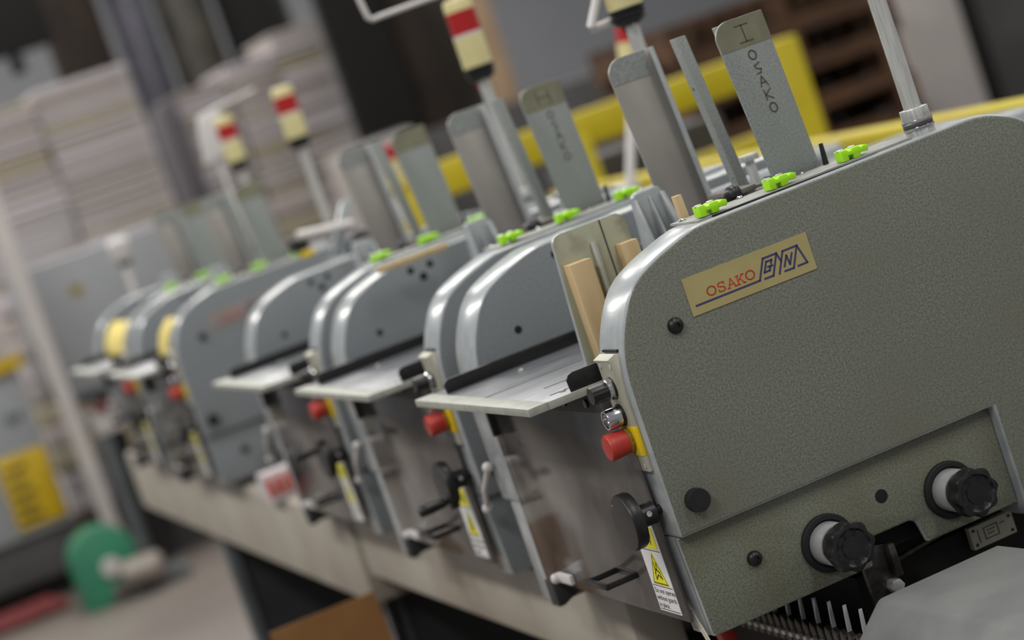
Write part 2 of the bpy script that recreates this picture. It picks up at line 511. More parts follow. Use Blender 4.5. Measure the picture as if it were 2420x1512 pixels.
def make_feeder():
    R = empty('feeder_unit', OFF)
    o0 = -OFF

    def part(mb, name, mats, bevel=0.0, **k):
        return mb.build(name, mats, R, bevel, off=o0, **k)

    # --- near side frame, upper body and recessed lower panel
    top = FRAME_TOP
    up = [(-0.004, 0.9517)] + top + [(0.592, 0.822), (0.3915, 0.822), (0.3915, 0.9517)]
    nf = part(MB().prism(up, 'Y', 0.0, 0.070), 'near_frame', ['band', 'panel_olive'], 0.0045, seg=3, yface=1)
    low = [(0.001, 0.838), (0.201, 0.838), (0.203, 0.858), (0.209, 0.868)] + [(0.258, 0.868), (0.265, 0.865), (0.2675, 0.858), (0.271, 0.842), (0.271, 0.838), (0.3915, 0.838), (0.3915, 0.9517), (-0.003, 0.9517)]
    lp = part(MB().prism(low, 'Y', 0.014, 0.024), 'lower_panel', ['band', 'panel_recess'], 0.003, seg=2, yface=1)
    part(MB().prism([(0.001, 0.838), (0.15, 0.838), (0.15, 0.9515), (-0.003, 0.9515)], 'Y', 0.0235, 0.070), 'front_corner', ['band', 'panel_recess'], 0.002, yface=1)
    part(MB().box(0.15, 0.3915, 0.040, 0.070, 0.842, 0.9517).box(0.19, 0.39, 0.07, 0.49, 0.822, 0.88), 'under_tray', 'void')  # black blocks added for the dark, shaded inside behind the lower panel
    # name plate on the near frame
    npl = MB().box(0.0885, 0.2405, -0.0012, 0.0005, 1.1645, 1.2055).build('name_plate', 'plate', nf)
    plabel(npl, 'gold name plate lettered OSAKO with a blue outlined logo')
    b = MB()
    b.strokes(letters_osako(), (0.0885, -0.0013, 1.2055), (1, 0, 0), (0, 0, -1), 0.0013, -0.0002, 0)
    b.strokes(LOGO, (0.0885, -0.0013, 1.2055), (1, 0, 0), (0, 0, -1), 0.0021, -0.0002, 1)
    b.build('plate_print', ['ink_red', 'ink_blue'], npl, smooth=False)

    def bolt(x, y, z, r, par):
        m = MB()
        m.lathe([(0, r), (0.002, r), (0.004, r * 0.92), (0.006, r * 0.72), (0.0068, r * 0.45), (0.0069, r * 0.36), (0.0045, r * 0.34)], (x, y, z), (0, -1, 0), 24)
        return plabel(m.build('button_bolt', 'black', par), 'black dome head socket bolt')

    bolt(0.066, 0.0, 1.163, 0.0088, nf)
    bolt(0.072, 0.014, 0.899, 0.0085, lp)
    # knurled black screw
    m = MB()
    m.lathe([(0, 0.0128), (0.011, 0.0128), (0.0125, 0.0122), (0.0126, 0.004)], (0.025, 0.0, 0.985), (0, -1, 0), 48, lobes=(24, 0.07, -1, 0.0112))
    m.build('knurled_screw', 'black', nf)
    # round hole
    MB().lathe([(0, 0.0075), (0.0012, 0.0075), (0.00125, 0.003)], (0.235, 0.0145, 0.906), (0, -1, 0), 20).build('bore', 'void', lp)
    # two lobed hand knobs
    for kx in (0.158, 0.315):
        c = (kx, 0.014, 0.8825)
        k = part(MB().lathe([(0, 0.0318), (0.004, 0.0318), (0.006, 0.030), (0.0062, 0.026), (0.003, 0.025)], c, (0, -1, 0), 40), 'adjusting_knob', 'black_matt')
        MB().lathe([(0.0, 0.0235), (0.028, 0.0235), (0.030, 0.0228), (0.0302, 0.018)], c, (0, -1, 0), 40).build('knob_sleeve', 'satin', k)
        MB().lathe([(0.030, 0.0215), (0.036, 0.0245), (0.046, 0.0275), (0.056, 0.0282), (0.0600, 0.0262), (0.0605, 0.0205), (0.0580, 0.0195), (0.0580, 0.002)], c, (0, -1, 0), 64,
                   lobes=(8, 0.13, 0.031, 0.0601)).build('knob_grip', 'black', k)
        MB().lathe([(0.0575, 0.0125), (0.0590, 0.0122), (0.0592, 0.002)], c, (0, -1, 0), 28).build('knob_cap', 'black', k)
    # top cover strip with lime adjusting clips
    ga = part(MB().box(0.150, 0.412, 0.0070, 0.073, 1.2500, 1.2563), 'cover_gasket', 'black_matt')  # black strip stands in for the shadow gap under the cover
    cvr = MB().prism([(0.133, 0.012), (0.402, 0.010), (0.402, 0.076), (0.178, 0.076), (0.166, 0.088), (0.133, 0.088)], 'Z', 1.2530, 1.2562)
    for v in cvr.bm.verts:
        v.co.z += (v.co.x - 0.133) * 0.0136
    tc = part(cvr, 'top_cover', 'cover', 0.0006)
    for sx in (0.140, 0.212, 0.292, 0.372):
        MB().lathe([(0, 0.0042), (0.0015, 0.004), (0.003, 0.0022), (0.0032, 0.0005)], (sx, 0.068, 1.2560 + (sx - 0.133) * 0.0138), (0, 0, 1), 14).build('cover_screw', 'chrome', tc)
    for cx, cz in ((0.155, 1.2588), (0.241, 1.2596), (0.333, 1.2605)):
        prof = [(-0.016, 0), (-0.0085, 0), (-0.0085, 0.0048), (-0.0025, 0.0048), (-0.0025, 0), (0.006, 0), (0.007, 0.004), (0.0165, 0.0030), (0.0180, 0.0090),
                (0.0125, 0.0112), (0.0085, 0.0092), (0.0062, 0.0118), (-0.002, 0.0118), (-0.004, 0.0096), (-0.007, 0.0096), (-0.009, 0.0122), (-0.016, 0.0122)]
        cl = part(MB().prism([(cx + p, cz - 0.0014 + q) for p, q in prof], 'Y', 0.013, 0.031), 'adjusting_clip', 'green', 0.0010)
        for q in (-0.0125, 0.002):
            MB().lathe([(0, 0.0042), (0.0018, 0.0042), (0.0024, 0.003)], (cx + q, 0.0222, cz + 0.0096), (0, 0, 1), 14).build('clip_rivet', 'steel', cl)
    # --- control strip on the front
    cp = part(MB().prism([(-0.0135, 1.153), (-0.0100, 1.148), (-0.0085, 1.028), (0.0, 1.028), (0.004, 1.155), (-0.004, 1.157)], 'Y', 0.011, 0.054), 'control_plate', 'cream', 0.0008)
    for sy, sz in ((0.019, 1.145), (0.047, 1.145), (0.019, 1.034), (0.047, 1.034)):
        MB().lathe([(0, 0.0028), (0.0008, 0.0028), (0.0010, 0.001)], (-0.0098 if sz > 1.1 else -0.0085, sy, sz), (-1, 0, 0), 12).build('plate_screw', 'steel', cp)
    MB().box(-0.0003, 0.008, 0.012, 0.0535, 1.1575, 1.1600).build('plate_slot', 'black_matt', cp)
    yb = part(MB().box(-0.0098, -0.005, 0.0105, 0.0545, 1.046, 1.0785), 'stop_backing', 'yellow', 0.0004)
    es = part(MB().lathe([(0.008, 0.0125), (0.013, 0.0132), (0.030, 0.0146), (0.0345, 0.0146), (0.0368, 0.0132), (0.0374, 0.0105), (0.0376, 0.002)], (0, 0.034, 1.0635), (-1, 0, 0), 36), 'emergency_stop', 'red')
    plabel(es, 'red mushroom emergency stop button')
    MB().lathe([(0.004, 0.0142), (0.0135, 0.0142), (0.0145, 0.0125)], (0, 0.034, 1.0635), (-1, 0, 0), 30).build('stop_collar', 'yellow_dark', es)
    pb = part(MB().lathe([(0.012, 0.0112), (0.0275, 0.0112), (0.0285, 0.0106), (0.0286, 0.0088), (0.024, 0.0085), (0.024, 0.001)], (0, 0.034, 1.0915), (-1, 0, 0), 30), 'push_button', 'chrome')
    MB().lathe([(0.006, 0.0118), (0.0115, 0.0122), (0.013, 0.0112)], (0, 0.034, 1.0915), (-1, 0, 0), 30).build('button_ring', 'black', pb)
    ss = part(MB().lathe([(0.016, 0.0104), (0.019, 0.0106), (0.034, 0.0098), (0.0355, 0.0090), (0.0357, 0.002)], (0, 0.034, 1.121), (-1, 0, 0), 48, lobes=(12, 0.08, 0.0165, 0.0352)), 'selector_switch', 'black')
    MB().lathe([(0.012, 0.0116), (0.016, 0.0116), (0.017, 0.0106)], (0, 0.034, 1.121), (-1, 0, 0), 30).build('switch_ring', 'chrome', ss)
    MB().lathe([(0.007, 0.0124), (0.011, 0.0126), (0.0122, 0.0116)], (0, 0.034, 1.121), (-1, 0, 0), 30).build('switch_base', 'black', ss)
    # --- hand wheel
    hw = part(MB().lathe([(0.033, 0.027), (0.034, 0.0300), (0.037, 0.0312), (0.0455, 0.0312), (0.0475, 0.0300), (0.0478, 0.027), (0.0478, 0.002)], (0, 0.030, 0.984), (-1, 0, 0), 48), 'hand_wheel', 'black')
    plabel(hw, 'black disc hand wheel')
    MB().lathe([(0.0, 0.0052), (0.012, 0.0052), (0.0125, 0.0125), (0.0335, 0.0125)], (0, 0.030, 0.984), (-1, 0, 0), 30).build('wheel_hub', 'black', hw)
    MB().lathe([(0, 0.0032), (0.0006, 0.0031), (0.0008, 0.0022), (-0.001, 0.002)], (-0.022, 0.0176, 0.986), (0, -1, 0.1), 14).build('grub_screw', 'steel', hw)
    MB().lathe([(0, 0.0011), (0.0004, 0.001)], (-0.0478, 0.047, 1.003), (-1, 0, 0), 10).build('wheel_dot', 'chrome', hw)

    # --- far side frame
    fr_up = [(-0.004, 0.955)] + top + [(0.592, 0.82), (0.40, 0.82), (0.40, 0.955)]
    ff = part(MB().prism(fr_up, 'Y', 0.500, 0.585), 'far_frame', ['band', 'panel_blue'], 0.004, seg=2, yface=1)
    fl = part(MB().prism([(-0.004, 0.82), (0.40, 0.82), (0.40, 0.955), (-0.004, 0.955)], 'Y', 0.500, 0.556), 'far_leg_plate', ['band', 'panel_blue'], 0.003, yface=1)
    for hx, hz, hr in ((0.064, 1.163, 0.0052), (0.143, 1.236, 0.0058), (0.176, 1.236, 0.0058), (0.160, 1.221, 0.0066)):
        MB().lathe([(0, hr), (0.0008, hr), (0.0009, hr * 0.4)], (hx, 0.5005, hz), (0, -1, 0), 18).build('bore', 'void', ff)
    MB().box(-0.0046, -0.0036, 0.5065, 0.5085, 0.86, 1.10).build('door_seam', 'black_matt', ff, smooth=False)
    part(MB().box(-0.020, -0.003, 0.470, 0.477, 1.052, 1.096).box(-0.008, -0.003, 0.466, 0.486, 1.062, 1.067).box(-0.008, -0.003, 0.466, 0.486, 1.082, 1.087), 'door_hinge', 'black', 0.0008)
    bl = part(MB().tube([(-0.012, 0.575, 1.001), (-0.016, 0.607, 0.972), (-0.012, 0.636, 0.944)], 0.0037, 12), 'ball_lever', 'white')
    for p in ((-0.012, 0.573, 1.003), (-0.012, 0.638, 0.942)):
        MB().ball(p, 0.0072).build('lever_ball', 'white', bl)

    # --- pile table
    tb = part(MB().box(-0.088, 0.30, 0.085, 0.513, 1.1195, 1.125), 'pile_table', ['table'], 0.0008)
    MB().box(-0.0895, -0.066, 0.084, 0.514, 1.1165, 1.1256).build('table_lip', 'table_edge', tb, 0.001)
    MB().box(-0.066, 0.30, 0.0835, 0.088, 1.1165, 1.1254).build('table_rim', 'table_edge', tb, 0.0008)
    MB().box(-0.066, 0.30, 0.2965, 0.2985, 1.1248, 1.1254).build('table_groove', 'black', tb, smooth=False)
    MB().box(-0.048, 0.08, 0.1225, 0.1245, 1.1249, 1.1254).build('table_groove', 'black', tb, smooth=False)
    MB().box(-0.03, 0.10, 0.19, 0.1925, 1.1249, 1.1254).build('table_groove', 'black', tb, smooth=False)
    for q in ((-0.035, 0.117), (0.02, 0.405)):
        MB().lathe([(0, 0.004), (0.002, 0.0036), (0.003, 0.002)], (q[0], q[1], 1.125), (0, 0, 1), 12).build('table_screw', 'bare', tb)
    fence = [(-0.062, 1.125), (0.30, 1.125), (0.30, 1.142), (-0.055, 1.142), (-0.060, 1.140), (-0.063, 1.135)]
    MB().prism(fence, 'Y', 0.458, 0.461).build('side_fence', 'black', tb, 0.0006)
    fence2 = [(-0.036, 1.125), (0.05, 1.125), (0.05, 1.1455), (-0.028, 1.1455), (-0.034, 1.1435), (-0.037, 1.1385)]
    MB().prism(fence2, 'Y', 0.0865, 0.0895).build('side_fence', 'black', tb, 0.0006)
    part(MB().box(-0.012, 0.10, 0.075, 0.495, 1.092, 1.114), 'table_bracket', 'grey_dark', 0.001)
    for q in (0.12, 0.19, 0.40):
        MB().lathe([(0, 0.005), (0.003, 0.005), (0.0032, 0.002)], (-0.012, q, 1.103), (-1, 0, 0), 12).build('bracket_bolt', 'black', R.children[-1])

    # --- transparent guard door with its handle and label
    dr = part(MB().box(-0.0125, -0.0085, 0.030, 0.488, 0.857, 1.093), 'guard_door', 'acrylic', 0.002)
    plabel(dr, 'scratched clear plastic guard door')
    hd = MB()
    hd.box(-0.050, -0.0125, 0.2015, 0.2065, 0.8975, 0.904)
    hd.box(-0.050, -0.0125, 0.143, 0.148, 0.8975, 0.904)
    hd.box(-0.053, -0.048, 0.143, 0.2065, 0.8975, 0.904)
    hd.box(-0.0145, -0.0125, 0.143, 0.2065, 0.8975, 0.904)
    hd.build('door_handle', 'black', dr, 0.0008)
    MB().lathe([(0, 0.0065), (0.010, 0.0065), (0.013, 0.004)], (-0.0125, 0.422, 0.869), (-1, 0, 0), 18).box(-0.018, -0.0125, 0.375, 0.418, 0.864, 0.876).build('door_catch', 'white', dr, 0.0008)
    part(MB().prism([(-0.012, 0.856), (0.075, 0.856), (-0.004, 0.822), (-0.012, 0.822)], 'Y', 0.472, 0.500), 'corner_bracket', 'darkleg', 0.001)
    # warning label on the door
    LX = -0.0127
    ly0, ly1 = 0.048, 0.107        # near edge / far edge along Y
    wl = MB().box(LX - 0.0004, LX + 0.0003, ly0, ly1, 0.864, 0.968).build('warning_label', 'label', dr, smooth=False)
    plabel(wl, 'white safety label with yellow warning triangles')
    org = (LX - 0.0005, ly1, 0.864)
    uy, uz = (0, -1, 0), (0, 0, 1)
    W = ly1 - ly0
    b = MB()
    b.prism([(ly1 - 0.004, 0.9385), (ly0 + 0.006, 0.9385), (ly0 + 0.006, 0.964), (ly1 - 0.004, 0.964)], 'X', LX - 0.0008, LX - 0.0003, 0)
    b.prism([(ly1 - 0.008, 0.896), (ly0 + 0.008, 0.896), (0.5 * (ly0 + ly1), 0.9345)], 'X', LX - 0.0008, LX - 0.0003, 0)
    tri = [(0.010, 0.0335), (W - 0.010, 0.0335), (W * 0.5, 0.067), (0.010, 0.0335)]
    b.strokes([tri], (LX - 0.0008, ly1, 0.864), uy, uz, 0.0016, -0.0003, 1)
    b.strokes([[(0.022, 0.038), (0.030, 0.044), (0.038, 0.040), (0.036, 0.047), (0.028, 0.050), (0.023, 0.045), (0.022, 0.038)], [(0.030, 0.050), (0.033, 0.057)], [(0.026, 0.050), (0.027, 0.058)]],
              (LX - 0.0008, ly1, 0.864), uy, uz, 0.0024, -0.0003, 1)
    b.strokes([[(0.012, 0.080), (0.018, 0.092), (0.021, 0.080), (0.027, 0.092), (0.030, 0.080), (0.036, 0.092), (0.039, 0.080), (0.045, 0.092)]], (LX - 0.0008, ly1, 0.864), uy, uz, 0.0020, -0.0003, 1)
    b.strokes([[(0.002, 0.0300), (W - 0.002, 0.0300)], [(0.003, 0.0022), (W - 0.003, 0.0022)], [(0.003, 0.0723), (W - 0.003, 0.0723)]], (LX - 0.0005, ly1, 0.864), uy, uz, 0.0009, -0.0003, 1)
    b.build('label_symbols', ['label_yellow', 'ink_black'], wl, smooth=False)
    tm = text_mesh('Do not operate\nwithout guards\nin place.', 0.0098)
    tm.name = 'label_text'
    for v in tm.vertices:
        x, y = v.co.x, v.co.y
        v.co = Vector((LX - 0.0006, ly1 - 0.003 - x * 0.90, 0.864 + 0.0215 + y * 0.86))
    tm.materials.append(MAT['ink_black'])
    to = bpy.data.objects.new('label_text', tm)
    COL.objects.link(to)
    to.parent = wl

    # --- the works between the frames
    part(MB().box(0.20, 0.56, 0.071, 0.499, 0.885, 1.10).box(0.30, 0.56, 0.071, 0.499, 1.10, 1.195), 'inner_housing', 'housing')
    dm = part(MB().lathe([(0, 0.088), (0.385, 0.088), (0.386, 0.02)], (0.105, 0.090, 1.000), (0, 1, 0), 40), 'gripper_drum', 'drum')
    part(MB().lathe([(0, 0.021), (0.40, 0.021)], (0.055, 0.08, 0.885), (0, 1, 0), 24), 'feed_roller', 'steel')
    part(MB().box(0.235, 0.52, 0.102, 0.495, 1.196, 1.214), 'hopper_bed', 'leg', 0.001)
    for y in (0.135, 0.235, 0.40):
        part(MB().box(0.24, 0.50, y, y + 0.022, 1.214, 1.226), 'hopper_slat', 'bare', 0.001)
    part(MB().box(0.240, 0.272, 0.150, 0.185, 1.214, 1.256).box(0.262, 0.31, 0.18, 0.20, 1.225, 1.250).box(0.236, 0.262, 0.125, 0.20, 1.256, 1.262), 'guide_clamp', 'housing', 0.001)
    part(MB().cyl((0.345, 0.30, 1.21), (0.345, 0.30, 1.275), 0.006).box(0.335, 0.355, 0.29, 0.31, 1.275, 1.283), 'clamp_post', 'steel', 0.0006)
    part(MB().box(0.285, 0.345, 0.22, 0.245, 1.226, 1.252).box(0.33, 0.345, 0.12, 0.245, 1.240, 1.256), 'guide_block', 'leg', 0.001)
    part(MB().cyl((0.26, 0.44, 1.235), (0.50, 0.44, 1.238), 0.011), 'cross_rod', 'band')
    bk = part(MB().ball((0.2160, 0.090, 1.2625), 0.0104, 20), 'ball_knob', 'black')
    MB().lathe([(0, 0.0062), (0.024, 0.0058)], (0.2165, 0.092, 1.2320), (0, 0, 1), 14).build('knob_stem', 'black', bk)
    part(MB().hexa([(0.3200, 0.066, 1.250), (0.3265, 0.066, 1.250), (0.3265, 0.071, 1.250), (0.3200, 0.071, 1.250),
                    (0.3235, 0.066, 1.283), (0.3270, 0.066, 1.283), (0.3270, 0.071, 1.283), (0.3235, 0.071, 1.283)]), 'black_lever', 'black', 0.0008)
    # ribbed casting
    rb = part(MB().prism([(0.181, 1.196), (0.234, 1.196), (0.226, 1.280), (0.222, 1.286), (0.192, 1.286), (0.187, 1.282)], 'Y', 0.300, 0.312), 'ribbed_casting', 'band', 0.002)
    for q0, q1 in (((0.182, 0.188), (0.187, 0.190)), ((0.203, 0.206), (0.206, 0.2075)), ((0.224, 0.231), (0.221, 0.227))):
        MB().hexa([(q0[0], 0.272, 1.21), (q0[1], 0.272, 1.21), (q0[1], 0.302, 1.21), (q0[0], 0.302, 1.21),
                   (q1[0], 0.297, 1.278), (q1[1], 0.297, 1.278), (q1[1], 0.302, 1.278), (q1[0], 0.302, 1.278)]).build('casting_rib', 'band', rb, 0.0008)
    # side guides
    ng = part(MB().prism(guide_poly(0.255, 0.318, 0.2725, 0.330, 1.205, 1.443, 0.019), 'Y', 0.090, 0.0935), 'side_guide', 'guide', 0.0006)
    tp = [(0.2575, 1.4095), (0.3198, 1.4095), (0.3180, 1.4428)] + arc(0.255 + 0.019, 1.443 - 0.019, 0.0188, 90, 172, 8)
    MB().prism(tp, 'Y', 0.0896, 0.0901).build('guide_tape', 'tape', ng, smooth=False)
    MB().hexa([(0.2795, 0.0935, 1.205), (0.2915, 0.0935, 1.205), (0.2915, 0.106, 1.205), (0.2795, 0.106, 1.205),
               (0.2615, 0.0935, 1.4405), (0.2735, 0.0935, 1.4405), (0.2735, 0.106, 1.4405), (0.2615, 0.106, 1.4405)]).build('guide_stiffener', 'guide', ng, 0.0008)
    fg = part(MB().prism(guide_poly(0.2245, 0.291, 0.240, 0.306, 1.205, 1.443, 0.020), 'Y', 0.340, 0.3435), 'side_guide', 'bare', 0.0006)
    MB().hexa([(0.292, 0.322, 1.205), (0.306, 0.340, 1.205), (0.306, 0.3435, 1.205), (0.292, 0.326, 1.205),
               (0.278, 0.322, 1.443), (0.291, 0.340, 1.443), (0.291, 0.3435, 1.443), (0.278, 0.326, 1.443)]).build('guide_flange', 'band', fg, 0.0004)
    tp = [(0.2265, 1.412), (0.2785, 1.412), (0.2775, 1.4428)] + arc(0.2245 + 0.020, 1.443 - 0.020, 0.0198, 90, 172, 8)
    MB().prism(tp, 'Y', 0.3392, 0.3402).build('guide_tape', 'guide', fg, smooth=False)
    MB().hexa([(0.277, 0.190, 1.205), (0.290, 0.190, 1.205), (0.290, 0.208, 1.205), (0.277, 0.208, 1.205),
               (0.2545, 0.190, 1.443), (0.2675, 0.190, 1.443), (0.2675, 0.208, 1.443), (0.2545, 0.208, 1.443)]).build('back_bar', 'guide', R, 0.0006, off=o0)
    for q in (1.272, 1.382):
        xx = 0.277 - (q - 1.205) / 0.238 * 0.0225
        MB().lathe([(0, 0.0022), (0.0006, 0.0021)], (xx, 0.199, q), (-1, 0, 0), 10).build('bar_screw', 'chrome', R.children[-1])
    # --- signal tower on its tube
    st = part(MB().cyl((0.4235, 0.026, 1.245), (0.4215, 0.026, 1.486), 0.0098, 20), 'signal_tower', 'steel')
    plabel(st, 'signal tower on a bright metal tube')
    nut = lambda z0, z1, r, n: MB().cyl((0.4235, 0.026, z0), (0.4235, 0.026, z1), r, n)
    nut(1.2545, 1.264, 0.0165, 6).build('tube_nut', 'steel', st, 0.0008)
    nut(1.2745, 1.2870, 0.0160, 6).build('tube_nut', 'steel', st, 0.0008)
    nut(1.2640, 1.2668, 0.0175, 24).build('tube_washer', 'chrome', st, 0.0004)
    nut(1.2672, 1.2705, 0.0168, 24).build('tube_washer', 'grey_dark', st, 0.0004)
    nut(1.2708, 1.2745, 0.0172, 24).build('tube_washer', 'chrome', st, 0.0004)
    tw = lambda pr: MB().lathe(pr, (0.4215, 0.026, 0), (0, 0, 1), 32)
    tw([(1.478, 0.012), (1.482, 0.021), (1.488, 0.0245), (1.4885, 0.022), (1.491, 0.022), (1.4915, 0.0250), (1.496, 0.0252), (1.4965, 0.023), (1.499, 0.0255), (1.5035, 0.0257)]).build('tower_socket', 'black', st)
    tw([(1.5035, 0.0250), (1.555, 0.0250), (1.556, 0.0225)]).build('cream_lens', 'lens_cream', st)
    tw([(1.555, 0.0249), (1.560, 0.0249)]).build('clear_ring', 'white', st)
    tw([(1.560, 0.0250), (1.598, 0.0250), (1.599, 0.0225)]).build('red_lens', 'lens_red', st)
    tw([(1.598, 0.0249), (1.612, 0.0247), (1.618, 0.0225), (1.620, 0.017), (1.6202, 0.002)]).build('tower_cap', 'lens_cream', st)
    for a in range(3):
        an = a * 2.1 + 0.4
        MB().cyl((0.4215 + 0.010 * math.cos(an), 0.026 + 0.010 * math.sin(an), 1.468), (0.4215 + 0.013 * math.cos(an), 0.026 + 0.013 * math.sin(an), 1.481), 0.003, 8).build('socket_wire', ('yellow', 'lens_red', 'steel')[a], st)
    return R


feeder_a = make_feeder()


def crank(R, ang):
    """folding crank handle on the hand wheel of a unit"""
    hw = [c for c in R.children if c.name.split('.')[0] == 'hand_wheel'][0]
    y = 0.030 + 0.023 * math.cos(ang)
    z = 0.984 + 0.023 * math.sin(ang)
    MB().lathe([(0.046, 0.0042), (0.052, 0.0042), (0.053, 0.0062), (0.075, 0.0078), (0.088, 0.0076), (0.091, 0.0055), (0.0912, 0.001)], (0, y, z), (-1, 0, 0), 18).build('crank_handle', 'black', hw)
    MB().hexa([(-0.048, y - 0.008, z - 0.012), (-0.036, y - 0.008, z - 0.012), (-0.036, y + 0.008, z - 0.012), (-0.048, y + 0.008, z - 0.012),
               (-0.048, y - 0.009, z + 0.012), (-0.036, y - 0.009, z + 0.012), (-0.036, y + 0.009, z + 0.012), (-0.048, y + 0.009, z + 0.012)]).build('crank_boss', 'black', hw, 0.001)


UNITS = [feeder_a]
for k, dy in enumerate((0.66, 1.32, 2.63, 3.29)):
    u = copy_tree(feeder_a)
    u.location = OFF + Vector((0, dy, 0))
    UNITS.append(u)
GRP = 'feeder units along the stitching line'
tag(UNITS[0], 'nearest grey feeder unit with the sharp gold OSAKO name plate facing the viewer', 'feeder', GRP)
tag(UNITS[1], 'grey feeder unit directly behind the nearest one, guide marked H', 'feeder', GRP)
tag(UNITS[2], 'third feeder unit from the front, just before the gap in the line', 'feeder', GRP)
tag(UNITS[3], 'blurred feeder unit just beyond the gap in the line, dark bolt on its side', 'feeder', GRP)
tag(UNITS[4], 'farthest blurred feeder unit at the end of the line, yellow paper on its table', 'feeder', GRP)
for u in UNITS[1:]:
    for c in u.children:
        nm = c.name.split('.')[0]
        if nm in ('near_frame', 'lower_panel'):
            c.data = c.data.copy()
            c.data.materials[1] = MAT['panel_blue']
for u in UNITS[3:]:
    for c in u.children:
        if c.name.split('.')[0] == 'near_frame':
            for g in c.children:
                if g.name.split('.')[0] == 'name_plate':
                    g.data = g.data.copy()
                    g.data.materials[0] = MAT['faded_plate']
                    g['label'] = 'faded blurred name plate'
for u, a in ((UNITS[1], -2.0), (UNITS[2], 1.9), (UNITS[3], -1.2), (UNITS[4], 0.6)):
    crank(u, a)


def child(u, nm, k=0):
    return sorted([c for c in u.children if c.name.split('.')[0] == nm], key=lambda c: c.name)[k]


# marker lettering on the near guides
def marker(u, first):
    g = [c for c in u.children if c.name.split('.')[0] == 'side_guide' and c.data.materials[0] == MAT['guide']][0]
    b = MB()
    org = (0.2575, 0.0894, 1.443)
    ux, vx = (1, 0, 0), (0.075, 0, -1)
    b.strokes(first, org, ux, vx, 0.0012, -0.0003)
    y = 0.044
    for ch in 'OSAKO':
        cx = 0.030
        s = 0.0058
        if ch == 'O':
            ln = [ellipse(cx, y, s * 0.75, s * 0.9, 12)]
        elif ch == 'S':
            ln = [[(cx + s * 0.7, y - s), (cx - s * 0.5, y - s * 0.6), (cx - s * 0.3, y), (cx + s * 0.6, y + s * 0.3), (cx + s * 0.3, y + s), (cx - s * 0.5, y + s)]]
        elif ch == 'A':
            ln = [[(cx - s * 0.8, y + s), (cx, y - s), (cx + s * 0.8, y + s)], [(cx - s * 0.5, y + s * 0.25), (cx + s * 0.5, y + s * 0.25)]]
        else:
            ln = [[(cx - s * 0.6, y - s), (cx - s * 0.6, y + s)], [(cx + s * 0.8, y - s), (cx - s * 0.5, y), (cx + s * 0.8, y + s)]]
        b.strokes(ln, org, ux, vx, 0.0010, -0.0003)
        y += 0.0155
    b.build('marker_lettering', 'ink_brown', g, smooth=False)


marker(UNITS[0], [[(0.030, 0.009), (0.030, 0.028)], [(0.022, 0.009), (0.038, 0.009)], [(0.022, 0.028), (0.038, 0.028)]])
marker(UNITS[1], [[(0.021, 0.018), (0.039, 0.018)], [(0.021, 0.009), (0.021, 0.028)], [(0.039, 0.009), (0.039, 0.028)]])

# stop plate with wooden blocks on the nearest pile table
jp = [(0.030, 1.126), (0.130, 1.126), (0.130, 1.268)] + arc(0.118, 1.268, 0.012, 0, 90, 6) + arc(0.050, 1.268, 0.012, 90, 180, 6)
jg = MB().prism(jp, 'Y', 0.200, 0.208).build('pile_stop', ['band', 'rust_plate'], UNITS[0], 0.0008, yface=1, off=-OFF)
plabel(jg, 'stained metal pile stop with two wooden blocks')
MB().box(0.041, 0.068, 0.178, 0.200, 1.128, 1.2445).build('wooden_block', 'wood', jg, 0.0008)
MB().box(0.108, 0.129, 0.181, 0.200, 1.150, 1.2465).build('wooden_block', 'wood', jg, 0.0008)
MB().cyl((0.080, 0.196, 1.135), (0.083, 0.196, 1.258), 0.0036, 12).build('stop_rod', 'steel', jg)
MB().box(0.0985, 0.0998, 0.1990, 0.2001, 1.13, 1.2795).build('plate_seam', 'grey_dark', jg, smooth=False)
# scrap of wood behind the nearest cover, torn tape at the lower front corner
tag(MB().hexa([(0.1535, 0.095, 1.214), (0.163, 0.095, 1.214), (0.163, 0.105, 1.214), (0.1535, 0.105, 1.214),
               (0.1515, 0.095, 1.282), (0.160, 0.095, 1.282), (0.160, 0.105, 1.282), (0.1515, 0.105, 1.282)]).build('wood_stick', 'wood', None, 0.0006),
    'thin wooden stick poking up behind the nearest feeder cover', 'stick')
MB().prism([(0.050, 0.868), (0.038, 0.867), (0.019, 0.842), (0.010, 0.826), (0.021, 0.829), (0.034, 0.848)], 'X', -0.0050, -0.0034).build('torn_tape', 'cream', UNITS[0], smooth=False, off=-OFF)
# wooden strip lying on the far frame of the second unit
tag(MB().box(0.075, 0.19, 1.085, 1.10, 1.253, 1.262).build('wooden_strip', 'wood', None, 0.0008), 'thin pale wooden strip lying on top of the second feeder unit', 'wood strip')
# yellow paper on the tables of the two far units
for q, (yy, w, lab) in enumerate(((2.755, 0.11, 'yellow paper leaning on the table of the unit beyond the gap'), (3.40, 0.30, 'broad yellow paper sheet on the table of the farthest unit'))):
    pp = smooth_line([(0.015, 1.126), (0.004, 1.140), (0.006, 1.160), (0.020, 1.190), (0.045, 1.215)], 5)
    pp2 = [(x + 0.003, z) for x, z in pp]
    tag(MB().prism(pp + pp2[::-1], 'Y', yy, yy + w).build('yellow_paper', 'yellow_paper'), lab, 'paper', 'yellow papers on the far tables')

# white bent wires by the signal towers
def wire(u, pts, r, y0):
    st = child(u, 'signal_tower')
    MB().tube([(x, y - y0, z) for x, y, z in pts], r, 10).build('bent_wire', 'white', st)


